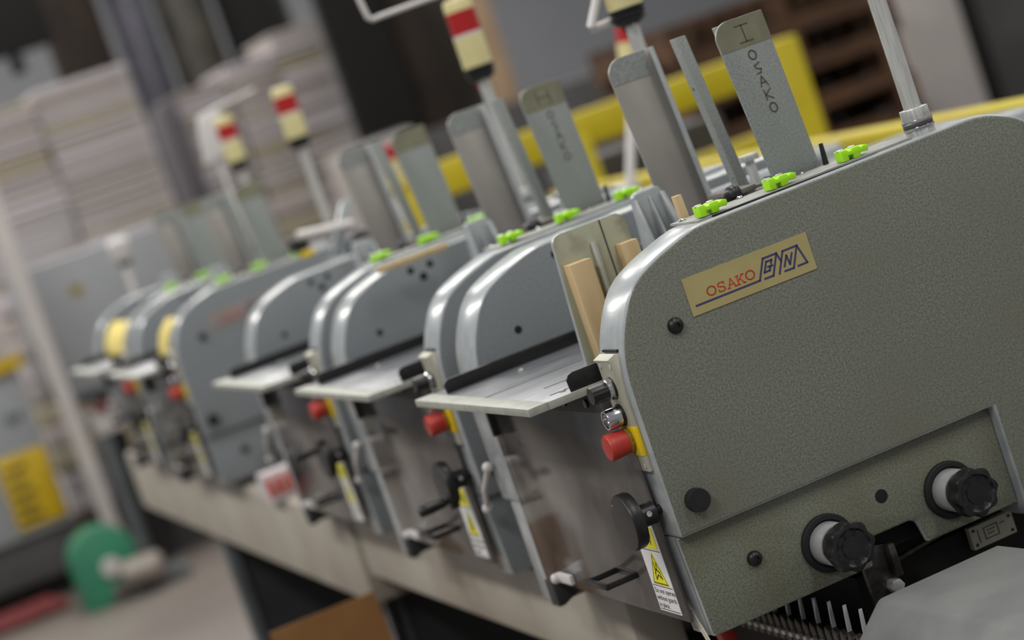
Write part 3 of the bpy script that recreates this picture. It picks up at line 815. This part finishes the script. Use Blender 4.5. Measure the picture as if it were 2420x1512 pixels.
wire(UNITS[2], [(0.262, 1.35, 1.70), (0.268, 1.35, 1.650), (0.270, 1.35, 1.6345), (0.276, 1.35, 1.6295), (0.290, 1.35, 1.6305), (0.41, 1.35, 1.6345), (0.42, 1.35, 1.625)], 0.0045, 1.32)
wire(UNITS[1], [(0.398, 0.69, 1.56), (0.386, 0.69, 1.526), (0.366, 0.69, 1.494), (0.372, 0.70, 1.490), (0.415, 0.705, 1.492)], 0.0062, 0.66)

# ------------------------------------------------------------------ conveyor bed under the feeders
bed = empty('conveyor_bed', (0.25, 2.0, 0))
tag(bed, 'long cream conveyor bed running under all the feeder units', 'conveyor')
bo = Vector((-0.25, -2.0, 0))


def bpart(mb, n, m, bv=0.0):
    return mb.build(n, m, bed, bv, off=bo)


bpart(MB().box(0.04, 0.12, 1.76, 4.35, 0.645, 0.819), 'side_beam', 'beam', 0.012)
bpart(MB().box(0.05, 0.12, 0.42, 1.755, 0.700, 0.819), 'side_beam', 'beam', 0.012)
bpart(MB().box(0.44, 0.52, 0.42, 4.35, 0.66, 0.819), 'rear_beam', 'beam', 0.010)
bpart(MB().box(0.12, 0.44, 0.42, 4.35, 0.70, 0.715), 'bed_pan', 'grey_dark')
for y in (3.42, 1.82, 0.62):
    lg = bpart(MB().box(0.075, 0.105, y, y + 0.05, 0.012, 0.70), 'bed_leg', 'leg', 0.003)
    MB().box(0.105, 0.46, y + 0.012, y + 0.030, 0.10, 0.70).build('leg_panel', 'darkleg', lg)
    MB().box(0.46, 0.50, y, y + 0.05, 0.012, 0.70).build('rear_post', 'leg', lg, 0.003)
    MB().box(0.045, 0.53, y - 0.03, y + 0.08, 0.0, 0.015).build('foot_plate', 'leg', lg, 0.002)
bpart(MB().cyl((0.10, 3.55, 0.18), (0.42, 1.85, 0.44), 0.016, 12), 'brace', 'darkleg')
bpart(MB().tube([(0.095, 1.79, 0.70), (0.075, 1.80, 0.66), (0.075, 1.80, 0.4), (0.09, 1.81, 0.02)], 0.010, 10), 'drain_hose', 'black')
# pale roller ends on the bed
for y, lab in ((3.80, 'leftmost of three pale round caps on the bed edge'), (3.44, 'middle of three pale round caps on the bed edge'), (3.05, 'rightmost of three pale round caps on the bed edge')):
    tag(MB().ball((0.062, y, 0.8345), 0.0205, 16, 0, 0.75).build('roller_cap', 'white'), lab, 'cap', 'pale caps on the bed edge')

# red and white striped print lying on the bed in the gap
pr = MB()
pr.hexa([(0.02, 2.25, 0.820), (0.10, 2.25, 0.820), (0.10, 2.36, 0.820), (0.02, 2.36, 0.820), (0.02, 2.27, 0.876), (0.10, 2.27, 0.876), (0.10, 2.34, 0.876), (0.02, 2.34, 0.876)])
pm = pr.build('printed_stack', 'paper4')
tag(pm, 'small stack of red striped printed sheets on the bed in the gap', 'paper')
for q in range(4):
    MB().box(0.018 + q * 0.021, 0.028 + q * 0.021, 2.247, 2.258, 0.833, 0.868).build('red_stripe', 'ink_red', pm)
tag(MB().box(0.105, 0.125, 2.16, 2.30, 0.82, 0.905).build('red_block', 'red_dark', None, 0.004), 'dark red block behind the striped sheets in the gap', 'block')

# ------------------------------------------------------------------ saddle chain, bracket, hood in front of the nearest unit
ch = empty('saddle_chain', (0.15, 0.1, 0.70))
tag(ch, 'oily conveyor chain with upright pusher fins under the nearest feeder', 'chain')
co = -Vector((0.15, 0.1, 0.70))
lk = None
pin_me = None
for k in range(26):
    y = -0.092 + k * 0.0185
    if lk is None:
        m = MB()
        m.prism([(0.002, 0.752), (0.0165, 0.752), (0.0165, 0.776), (0.0120, 0.784), (0.0030, 0.778)], 'X', 0.146, 0.152)
        lk = m.build('chain_link', 'chain', ch, 0.0006, off=co + Vector((0, y, 0)))
        lk0 = lk
        pn = MB().lathe([(0, 0.0038), (0.004, 0.0038), (0.0052, 0.0028)], (0.146, 0.009, 0.764), (-1, 0, 0), 12).build('chain_pin', 'steel', lk)
        fn = MB().hexa([(0.150, 0.004, 0.772), (0.156, 0.004, 0.772), (0.156, 0.0062, 0.772), (0.150, 0.0062, 0.772), (0.158, 0.010, 0.808), (0.162, 0.010, 0.808), (0.162, 0.0122, 0.808), (0.158, 0.0122, 0.808)]).build('pusher_fin', 'satin', lk, 0.0004)
        pn0, fn0 = pn, fn
    else:
        l2 = lk0.copy()
        COL.objects.link(l2)
        l2.location = co + Vector((0, y, 0))
        for s in (pn0, fn0)[:1 if k % 2 else 2]:
            c2 = s.copy()
            COL.objects.link(c2)
            c2.parent = l2
MB().box(0.152, 0.20, -0.095, 0.40, 0.70, 0.752).build('chain_rail', 'black_matt', ch, off=co)
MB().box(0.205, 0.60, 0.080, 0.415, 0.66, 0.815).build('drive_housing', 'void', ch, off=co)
br = MB().prism([(0.196, 0.790), (0.222, 0.790), (0.234, 0.815), (0.234, 0.850), (0.205, 0.858), (0.196, 0.835)], 'Y', 0.030, 0.039).build('pivot_bracket', 'chain', UNITS[0], 0.001, off=-OFF)
MB().cyl((0.222, 0.031, 0.806), (0.222, 0.016, 0.806), 0.0085, 6).build('hex_bolt', 'steel', br, 0.0006)
MB().box(0.226, 0.234, 0.018, 0.031, 0.815, 0.852).build('bracket_ear', 'chain', br, 0.001)
MB().cyl((0.250, 0.070, 0.818), (0.335, 0.070, 0.828), 0.0035, 10).build('link_rod', 'chain', UNITS[0], off=-OFF)
tag(MB().hexa([(0.085, 0.205, 0.745), (0.103, 0.205, 0.745), (0.103, 0.225, 0.745), (0.085, 0.225, 0.745), (0.075, 0.205, 0.81), (0.092, 0.205, 0.81), (0.092, 0.225, 0.81), (0.075, 0.225, 0.81)])
    .build('red_guard_post', 'red', None, 0.003), 'small red plastic piece beside the chain under the nearest feeder', 'guard')
ip = MB().box(0.348, 0.406, 0.0645, 0.0735, 0.7925, 0.8185).build('instruction_plate', 'cream', None, 0.0006)
tag(ip, 'small greyish printed plate under the nearest feeder at right', 'plate')
b = MB()
b.strokes([[(0.018, 0.006), (0.036, 0.006), (0.036, 0.019), (0.018, 0.019), (0.018, 0.006)], [(0.022, 0.010), (0.032, 0.010)], [(0.022, 0.014), (0.030, 0.014)], [(0.040, 0.008), (0.046, 0.008)], [(0.010, 0.005), (0.010, 0.020)]],
          (0.348, 0.0643, 0.8185), (1, 0, 0), (0, 0, -1), 0.0009, -0.0003)
b.build('plate_drawing', 'ink_black', ip, smooth=False)
for q in ((0.353, 0.797), (0.401, 0.797), (0.353, 0.814), (0.401, 0.814)):
    MB().lathe([(0, 0.002), (0.0008, 0.0018)], (q[0], 0.0645, q[1]), (0, -1, 0), 10).build('plate_screw', 'black', ip)

hood = MB()
hood.prism([(0.050, 0.760), (0.050, 0.70), (0.44, 0.70), (0.44, 0.760), (0.286, 0.839), (0.140, 0.839)], 'Y', -1.10, -0.100)
ho = hood.build('chain_hood', 'hood', None, 0.006, seg=3)
tag(ho, 'scuffed grey sheet metal hood at the lower right corner', 'hood')
tag(MB().box(0.10, 0.40, -1.05, -0.15, 0.0, 0.699).build('hood_pedestal', 'darkleg', None, 0.004), 'dark pedestal below the grey hood', 'pedestal')

# ------------------------------------------------------------------ carton on the floor before the bed
ct = empty('open_carton', (-0.10, 1.75, 0))
tag(ct, 'brown cardboard carton with a raised flap in front of the conveyor bed', 'carton')
to2 = Vector((0.10, -1.75, 0))
MB().box(-0.198, 0.0, 1.500, 1.504, 0.0, 0.560).build('front_wall', 'cardboard', ct, off=to2)
MB().hexa([(-0.198, 1.500, 0.560), (0.000, 1.500, 0.560), (0.000, 1.504, 0.560), (-0.198, 1.504, 0.560), (-0.196, 1.515, 0.724), (-0.006, 1.515, 0.722), (-0.006, 1.519, 0.722), (-0.196, 1.519, 0.724)]).build('raised_flap', 'cardboard', ct, off=to2)
MB().box(-0.198, 0.0, 1.745, 1.749, 0.0, 0.560).build('back_wall', 'cardboard', ct, off=to2)
MB().box(-0.202, -0.198, 1.500, 1.749, 0.0, 0.560).build('side_wall', 'cardboard', ct, off=to2)
MB().box(0.000, 0.004, 1.500, 1.749, 0.0, 0.560).build('side_wall', 'cardboard', ct, off=to2)
MB().hexa([(-0.202, 1.505, 0.560), (-0.198, 1.505, 0.560), (-0.198, 1.745, 0.560), (-0.202, 1.745, 0.560), (-0.250, 1.515, 0.655), (-0.246, 1.515, 0.655), (-0.246, 1.735, 0.655), (-0.250, 1.735, 0.655)]).build('side_flap', 'cardboard', ct, off=to2)
MB().box(-0.198, 0.0, 1.504, 1.745, 0.0, 0.004).build('carton_base', 'cardboard', ct, off=to2)

# ------------------------------------------------------------------ far end of the line: cabinets at the left
cb = empty('end_cabinet', (0.7, 7.9, 0))
tag(cb, 'large plain grey machine cabinet at the far end of the line', 'cabinet')
cbo = -Vector((0.7, 7.9, 0))
MB().box(0.305, 1.25, 7.5, 8.4, 0.765, 1.398).build('cabinet_body', 'cabinet', cb, 0.010, off=cbo)
MB().box(0.50, 1.25, 7.62, 8.4, 0.0, 0.765).build('cabinet_plinth', 'grey_dark', cb, 0.004, off=cbo)
MB().box(0.335, 0.52, 7.47, 7.5, 0.775, 0.815).build('slot_cover', 'darkleg', cb, 0.002, off=cbo)
MB().box(0.34, 0.60, 7.40, 7.62, 0.62, 0.735).build('grey_tray', 'post_white', cb, 0.008, off=cbo)
MB().box(0.36, 0.50, 7.38, 7.40, 0.725, 0.755).build('red_strip', 'red_dark', cb, 0.002, off=cbo)
MB().cyl((0.355, 7.45, 0.0), (0.375, 7.45, 0.70), 0.042, 20).build('vertical_pipe', 'leg', cb, off=cbo)
MB().cyl((0.45, 7.5, 0.0), (0.465, 7.5, 0.70), 0.038, 20).build('dark_pipe', 'black_matt', cb, off=cbo)
MB().cyl((0.60, 7.42, 0.22), (0.57, 7.42, 0.66), 0.10, 20).build('motor_drum', 'drum', cb, off=cbo)
MB().ball((0.62, 7.4, 0.60), 0.07).build('white_dome', 'white', cb, off=cbo)
MB().lathe([(0, 0.026), (0.004, 0.026)], (0.485, 7.5, 1.245), (0, -1, 0), 20).build('yellow_dot', 'yellow_dark', cb, off=cbo)
MB().box(0.50, 0.545, 7.36, 7.39, 0.585, 0.65).build('green_tag', 'green', cb, 0.002, off=cbo)

wp = empty('white_frame_post', (0.29, 7.4, 0.6))
tag(wp, 'off-white upright frame post left of the grey cabinet', 'post')
MB().hexa([(0.235, 7.37, 0.0), (0.30, 7.37, 0.0), (0.30, 7.43, 0.0), (0.235, 7.43, 0.0), (0.232, 7.37, 2.0), (0.302, 7.37, 2.0), (0.302, 7.43, 2.0), (0.232, 7.43, 2.0)]).build('post_tube', 'post_white', wp, 0.006, off=(-0.29, -7.4, -0.6))
MB().box(0.222, 0.303, 7.34, 7.46, 0.0, 0.012).build('post_foot', 'post_white', wp, 0.002, off=(-0.29, -7.4, -0.6))

lu = empty('warning_cabinet', (-0.3, 8.0, 0))
tag(lu, 'grey cabinet at the left edge carrying a yellow warning sign', 'cabinet')
luo = -Vector((-0.3, 8.0, 0))
MB().box(-0.8, 0.145, 7.6, 8.6, 0.30, 1.060).build('cabinet_body', 'cabinet', lu, 0.010, off=luo)
MB().box(-0.8, 0.150, 7.63, 8.6, 0.10, 0.30).build('cabinet_base', 'grey_dark', lu, 0.006, off=luo)
MB().box(-0.8, 0.120, 7.72, 8.58, 0.0, 0.10).build('cabinet_foot', 'black_matt', lu, off=luo)
MB().box(-0.20, 0.175, 7.57, 7.6, 1.010, 1.070).build('yellow_strip', 'sign_yellow', lu, off=luo)
MB().box(0.02, 0.09, 7.59, 7.6, 0.80, 0.83).build('catch_plate', 'leg', lu, off=luo)
sg = MB().box(-0.085, 0.131, 7.584, 7.6, 0.340, 0.662).build('warning_sign', 'sign_yellow', lu, 0.003, off=luo)
MB().strokes([[(0.025, 0.06 + q * 0.055), (0.11 - 0.012 * (q % 2), 0.06 + q * 0.055)] for q in range(5)], (-0.085, 7.5835, 0.662), (1, 0, 0), (0, 0, -1), 0.024, -0.0006).build('sign_lettering', 'ink_black', sg, smooth=False)
tag(MB().box(-0.6, 0.13, 7.70, 8.2, 1.061, 1.30).build('panel_box', 'post_white', None, 0.006), 'pale box standing on the cabinet with the warning sign', 'box')
for q, lab in enumerate(('farthest of three dull red hoses on the floor before the warning cabinet', 'middle of three dull red hoses on the floor before the warning cabinet', 'nearest of three dull red hoses on the floor before the warning cabinet')):
    yy = 7.50 - 0.12 * q
    tag(MB().tube([(-0.5, yy + 0.01, 0.026), (-0.2 + 0.03 * q, yy, 0.026), (-0.07 + 0.02 * q, yy + 0.02, 0.026)], 0.026, 8).build('red_hose', 'red_dark'), lab, 'hose', 'red hoses on the floor')

# green blower on the floor
gf = empty('green_blower', (0.12, 7.0, 0))
tag(gf, 'green round blower housing standing on the floor at the far left', 'blower')
gfo = -Vector((0.12, 7.2, 0))
sc = arc(0.145, 0.185, 0.135, 10, 182, 14) + [(0.012, 0.0), (0.120, 0.0), (0.135, 0.07)] + arc(0.155, 0.185, 0.115, 250, 360, 8)
MB().prism(sc, 'Y', 7.1, 7.32).build('scroll_housing', 'green_fan', gf, 0.012, off=gfo)
MB().lathe([(0, 0.042), (0.012, 0.040), (0.014, 0.02)], (0.155, 7.1, 0.15), (0, -1, 0), 24).build('inlet_ring', 'post_white', gf, off=gfo)
MB().lathe([(0, 0.060), (0.14, 0.060), (0.16, 0.04)], (0.20, 7.08, 0.10), (0.8, -0.3, 0), 24).build('blower_motor', 'drum', gf, off=gfo)
MB().box(0.20, 0.45, 7.1, 7.3, 0.0, 0.05).build('motor_foot', 'leg', gf, 0.004, off=gfo)

# white hanging cover by the far signal towers
fl = empty('white_flag', (0.47, 3.6, 1.45))
tag(fl, 'white plastic flag on a slanted rod behind the far signal tower', 'flag')
fo = -Vector((0.47, 3.6, 1.45))
MB().prism([(0.395, 1.520), (0.408, 1.600), (0.418, 1.640), (0.450, 1.652), (0.480, 1.655), (0.470, 1.60), (0.470, 1.535)], 'Y', 3.59, 3.60).build('flag_sheet', 'white', fl, 0.002, off=fo)
MB().tube([(0.42, 3.605, 1.642), (0.50, 3.605, 1.657), (0.59, 3.605, 1.668)], 0.006, 10).tube([(0.435, 3.606, 1.645), (0.440, 3.606, 1.4), (0.445, 3.606, 1.256)], 0.006, 10).build('flag_rod', 'white', fl, off=fo)

# ------------------------------------------------------------------ second machine row behind the guides
for i, (bx, by, bz, tx, tz, lab) in enumerate(((0.86, 2.0, 1.10, 0.945, 1.378, 'slanted white stand with a cream lamp behind the near side guides'),
                                              (0.815, 3.5, 1.10, 0.84, 1.29, 'slanted white stand with a cream lamp between the third unit guides'),
                                              (0.20, 4.25, 0.819, 0.215, 1.335, 'white lamp stand before the grey cabinet at the far end'))):
    s = empty('lamp_stand', (bx, by, bz))
    tag(s, lab, 'lamp', 'slanted lamp stands behind the feeders')
    so = -Vector((bx, by, bz))
    kx = bx - (0.012 if i < 2 else 0.0)
    MB().tube([(kx - 0.005, by, bz), (kx, by, bz + 0.03), (tx, by, tz)], 0.010, 12).build('stand_tube', 'white', s, off=so)
    MB().cyl((kx - 0.005, by, bz), (kx - 0.005, by, bz + 0.012), 0.03, 20).build('stand_foot', 'leg', s, off=so)
    d = Vector((tx - kx, 0, tz - bz)).normalized()
    if i == 2:
        d = Vector((0, 0, 1))
    d = (d + Vector((0.0, 0, 0.6))).normalized()
    p = Vector((tx, by, tz))
    MB().lathe([(0, 0.014), (0.008, 0.020), (0.014, 0.020)], p - d * 0.004, d, 20).build('lamp_socket', 'black', s, off=so)
    MB().lathe([(0.012, 0.0205), (0.085, 0.0205), (0.09, 0.012)] if i < 2 else [(0.012, 0.022), (0.03, 0.032), (0.07, 0.034), (0.085, 0.02)], p, d, 24).build('lamp_shell', 'lens_cream' if i < 2 else 'white', s, off=so)
    if i < 2:
        MB().lathe([(0.085, 0.0200), (0.125, 0.0200), (0.128, 0.01)], p, d, 24).build('red_lens', 'lens_red', s, off=so)

# white crossing arms behind the third unit
ar = empty('crossing_arms', (0.30, 2.0, 1.26))
tag(ar, 'pair of pale crossing arms standing behind the third feeder unit', 'arm')
aro = -Vector((0.30, 2.0, 1.26))
MB().cyl((0.205, 2.06, 1.316), (0.318, 2.06, 1.303), 0.0095, 14).build('arm_bar', 'white', ar, 0.001, off=aro)
MB().hexa([(0.262, 2.09, 1.25), (0.285, 2.09, 1.25), (0.285, 2.11, 1.25), (0.262, 2.11, 1.25), (0.318, 2.09, 1.350), (0.345, 2.09, 1.350), (0.345, 2.11, 1.350), (0.318, 2.11, 1.350)]).build('arm_plate', 'band', ar, 0.002, off=aro)
MB().tube([(0.285, 2.03, 1.225), (0.292, 2.03, 1.268), (0.318, 2.03, 1.282), (0.345, 2.03, 1.268), (0.350, 2.03, 1.235)], 0.009, 10).build('black_hose', 'black', ar, off=aro)
MB().box(0.19, 0.222, 2.06, 2.10, 1.286, 1.312).build('black_end', 'black', ar, 0.002, off=aro)
MB().box(0.20, 0.225, 2.05, 2.09, 1.272, 1.284).build('yellow_end', 'yellow', ar, 0.002, off=aro)
MB().box(0.255, 0.35, 2.04, 2.12, 0.82, 1.25).build('arm_base', 'panel_blue', ar, 0.004, off=aro)
# low second machine row
rw = empty('rear_machine', (1.0, 2.2, 0))
tag(rw, 'long low grey machine running behind the feeder units', 'machine')
rwo = -Vector((1.0, 2.2, 0))
MB().box(0.80, 1.20, 0.6, 3.9, 0.25, 1.10).build('machine_body', 'cabinet', rw, 0.02, off=rwo)
MB().box(0.84, 1.16, 0.7, 3.8, 0.0, 0.25).build('machine_plinth', 'darkleg', rw, off=rwo)
for y in (0.9, 1.55, 2.55):
    MB().box(0.86, 1.12, y, y + 0.35, 1.10, 1.16).build('machine_cover', 'band', rw, 0.01, off=rwo)

# ------------------------------------------------------------------ yellow barriers
yb = empty('yellow_barrier', (1.7, 4.05, 0))
tag(yb, 'safety yellow steel barrier frame behind the near side guides', 'barrier')
ybo = -Vector((1.7, 4.05, 0))
MB().box(0.95, 2.34, 4.0, 4.09, 1.215, 1.318).build('top_beam', 'yel_steel', yb, 0.006, off=ybo)
MB().box(2.235, 2.345, 3.98, 4.10, 0.0, 1.325).build('barrier_post', 'yel_steel', yb, 0.006, off=ybo)
MB().box(0.95, 1.05, 3.98, 4.10, 0.0, 1.25).build('barrier_post', 'yel_steel', yb, 0.006, off=ybo)
MB().box(1.52, 1.60, 3.98, 4.10, 0.0, 1.25).build('barrier_post', 'yel_steel', yb, 0.006, off=ybo)
MB().box(0.95, 2.34, 4.0, 4.08, 0.98, 1.075).build('lower_beam', 'yel_steel', yb, 0.006, off=ybo)
rl = empty('yellow_rail', (1.43, 2.0, 0))
tag(rl, 'bright yellow rail crossing behind the nearest feeder at right', 'rail')
rlo = -Vector((1.43, 2.0, 0))
MB().box(1.40, 1.46, 0.3, 3.95, 1.082, 1.126).build('rail_beam', 'yel_steel', rl, 0.008, off=rlo)
for y in (0.4, 2.1, 3.8):
    MB().box(1.41, 1.45, y, y + 0.05, 0.0, 1.085).build('rail_post', 'yel_steel', rl, 0.004, off=rlo)
tag(MB().box(1.65, 2.15, 4.25, 4.6, 0.0, 1.165).build('dark_crate', 'grey_dark', None, 0.01), 'dark grey crate behind the yellow barrier', 'crate')

# ------------------------------------------------------------------ paper on pallets at the far left
def paper_pallet(x0, x1, y0, y1, ztop, seed, lab, cols=2, slope=0.0):
    rnd = random.Random(seed)
    cx, cy = (x0 + x1) / 2, (y0 + y1) / 2
    r = empty('paper_pallet', (cx, cy, 0))
    tag(r, lab, 'paper stack', 'pallets of printed paper at the far left')
    of = -Vector((cx, cy, 0))
    for q in range(5):
        xa = x0 + (x1 - x0 - 0.1) * q / 4
        MB().box(xa, xa + 0.1, y0, y1, 0.10, 0.12).build('pallet_plank', 'pallet', r, off=of)
    for q in range(3):
        ya = y0 + (y1 - y0 - 0.08) * q / 2
        MB().box(x0, x1, ya, ya + 0.08, 0.0, 0.10).build('pallet_runner', 'pallet', r, off=of)
    base = None
    w = (x1 - x0) / cols
    for c in range(cols):
        z = 0.12
        lim = ztop + slope * (c - (cols - 1) / 2)
        i = 0
        while z < lim - 0.02:
            h = rnd.choice((0.034, 0.040, 0.048)) if z > 1.25 else 0.12
            h = min(h, lim - z)
            jx, jy = rnd.uniform(-0.007, 0.007), rnd.uniform(-0.012, 0.012)
            xa, xb = x0 + c * w + 0.006, x0 + (c + 1) * w - 0.004
            MB().box(xa + jx, xb + jx, y0 + 0.02 + jy, y1 - 0.02 + jy, z, z + h - 0.008).build('paper_bundle', rnd.choice(('paper1', 'paper2', 'paper4', 'paper3', 'paper4', 'paper1')), r, 0.003, off=of)
            z += h
            i += 1


paper_pallet(0.31, 1.345, 9.2, 9.95, 2.215, 3, 'pallet of stacked newsprint at the far left edge', 2, 0.03)
paper_pallet(1.605, 2.50, 9.6, 10.3, 2.09, 5, 'taller looking pallet of stacked newsprint right of the leftmost one', 3, 0.075)
tag(MB().box(1.565, 1.595, 9.55, 10.3, 0.0, 1.99).build('side_board', 'purple_board', None, 0.004), 'dark purple grey board against the left side of the second paper pallet', 'board')  # added sheet, coloured dark for the shade on the stack's side
tag(MB().box(2.03, 2.42, 8.3, 8.7, 0.0, 1.43).build('wrapped_load', 'paper2', None, 0.02), 'pale wrapped load below the black hanging screen', 'load')

# ------------------------------------------------------------------ rolls and dark goods at the back
def roll(x, y, z0, z1, r, mat, lab, core=True):
    o = MB().lathe([(z0, r * 0.97), (z0 + 0.01, r), (z1 - 0.01, r), (z1, r * 0.97)], (x, y, 0), (0, 0, 1), 40).build('paper_roll', mat)
    tag(o, lab, 'roll', 'upright rolls at the back of the hall')
    MB().lathe([(z1 - 0.001, r * 0.16), (z1 + 0.01, r * 0.16)], (x, y, 0), (0, 0, 1), 20).build('roll_core', 'cardboard', o)


tag(MB().box(2.56, 4.1, 8.75, 9.9, 0.0, 1.385).build('roll_platform', 'grey_dark', None, 0.01), 'dark platform carrying the upright rolls', 'platform')
tag(MB().box(2.335, 2.665, 8.95, 9.05, 1.44, 3.6).build('black_screen', 'dark', None, 0.01), 'black hanging screen beside the brown rolls', 'screen')
roll(2.80, 9.15, 1.386, 2.9, 0.155, 'kraft', 'dark brown upright paper roll beside the black screen')
roll(3.07, 9.42, 1.386, 2.8, 0.135, 'wrap', 'grey film wrapped upright roll between two brown rolls')
roll(3.19, 9.08, 1.386, 2.7, 0.085, 'kraft_tan', 'tan cardboard tube standing against the grey wall')
tag(MB().box(0.95, 3.3, 11.6, 12.2, 0.0, 1.35).build('storage_platform', 'darkleg', None, 0.01), 'dark storage platform behind the paper pallets', 'platform')
roll(1.60, 11.85, 1.351, 3.4, 0.19, 'kraft', 'very dark brown roll behind the leftmost paper pallet')
roll(1.96, 11.80, 1.351, 3.3, 0.125, 'bluewrap', 'blue grey wrapped roll behind the gap between pallets')
roll(2.30, 11.85, 1.351, 3.4, 0.17, 'wrap', 'dim grey brown roll above the second pallet')
roll(2.72, 11.80, 1.351, 3.4, 0.22, 'dark', 'almost black roll above the right end of the second pallet')
tag(MB().box(0.70, 1.40, 11.4, 11.5, 2.62, 3.3).box(0.86, 0.93, 11.4, 11.5, 2.45, 2.62).box(1.10, 1.18, 11.4, 11.5, 2.5, 2.62).build('black_banner', 'dark', None, 0.02), 'ragged black banner high on the wall at top left', 'banner')

# ------------------------------------------------------------------ wooden pallets and column at the right
for k in range(9):
    z = 0.0 + k * 0.165
    r = empty('wooden_pallet', (3.35, 6.4, z))
    names = ('lowest', 'second', 'third', 'fourth', 'fifth', 'sixth', 'seventh', 'eighth', 'topmost')
    tag(r, names[k] + (' from the floor' if 0 < k < 8 else '') + ' brown wooden pallet in the stack behind the yellow barrier', 'pallet', 'stacked wooden pallets')
    of = -Vector((3.35, 6.4, z))
    jx = random.uniform(-0.03, 0.03)
    for q in range(5):
        ya = 6.0 + q * 0.19
        MB().box(2.85 + jx, 3.85 + jx, ya, ya + 0.10, z + 0.125, z + 0.16).build('deck_plank', 'pallet', r, off=of)
    for q in range(3):
        xa = 2.85 + jx + q * 0.45
        MB().box(xa, xa + 0.10, 6.0, 6.86, z + 0.03, z + 0.125).build('runner', 'pallet', r, off=of)
    for q in range(3):
        ya = 6.0 + q * 0.38
        MB().box(2.85 + jx, 3.85 + jx, ya, ya + 0.10, z, z + 0.03).build('base_plank', 'pallet', r, off=of)
struct(MB().box(4.46, 4.745, 7.0, 7.3, 0, 5.0).build('trim_1', 'post_white', None, 0.01))['label'] = 'off-white column right of the wooden pallets'
tag(MB().box(4.76, 4.83, 6.98, 7.1, 0, 3.0).build('black_pipe', 'dark', None, 0.02), 'black vertical strip beside the white column', 'pipe')
tag(MB().box(4.85, 6.6, 7.1, 8.0, 0, 3.0).build('dark_locker', 'grey_dark', None, 0.01), 'dark grey locker at the upper right corner', 'locker')
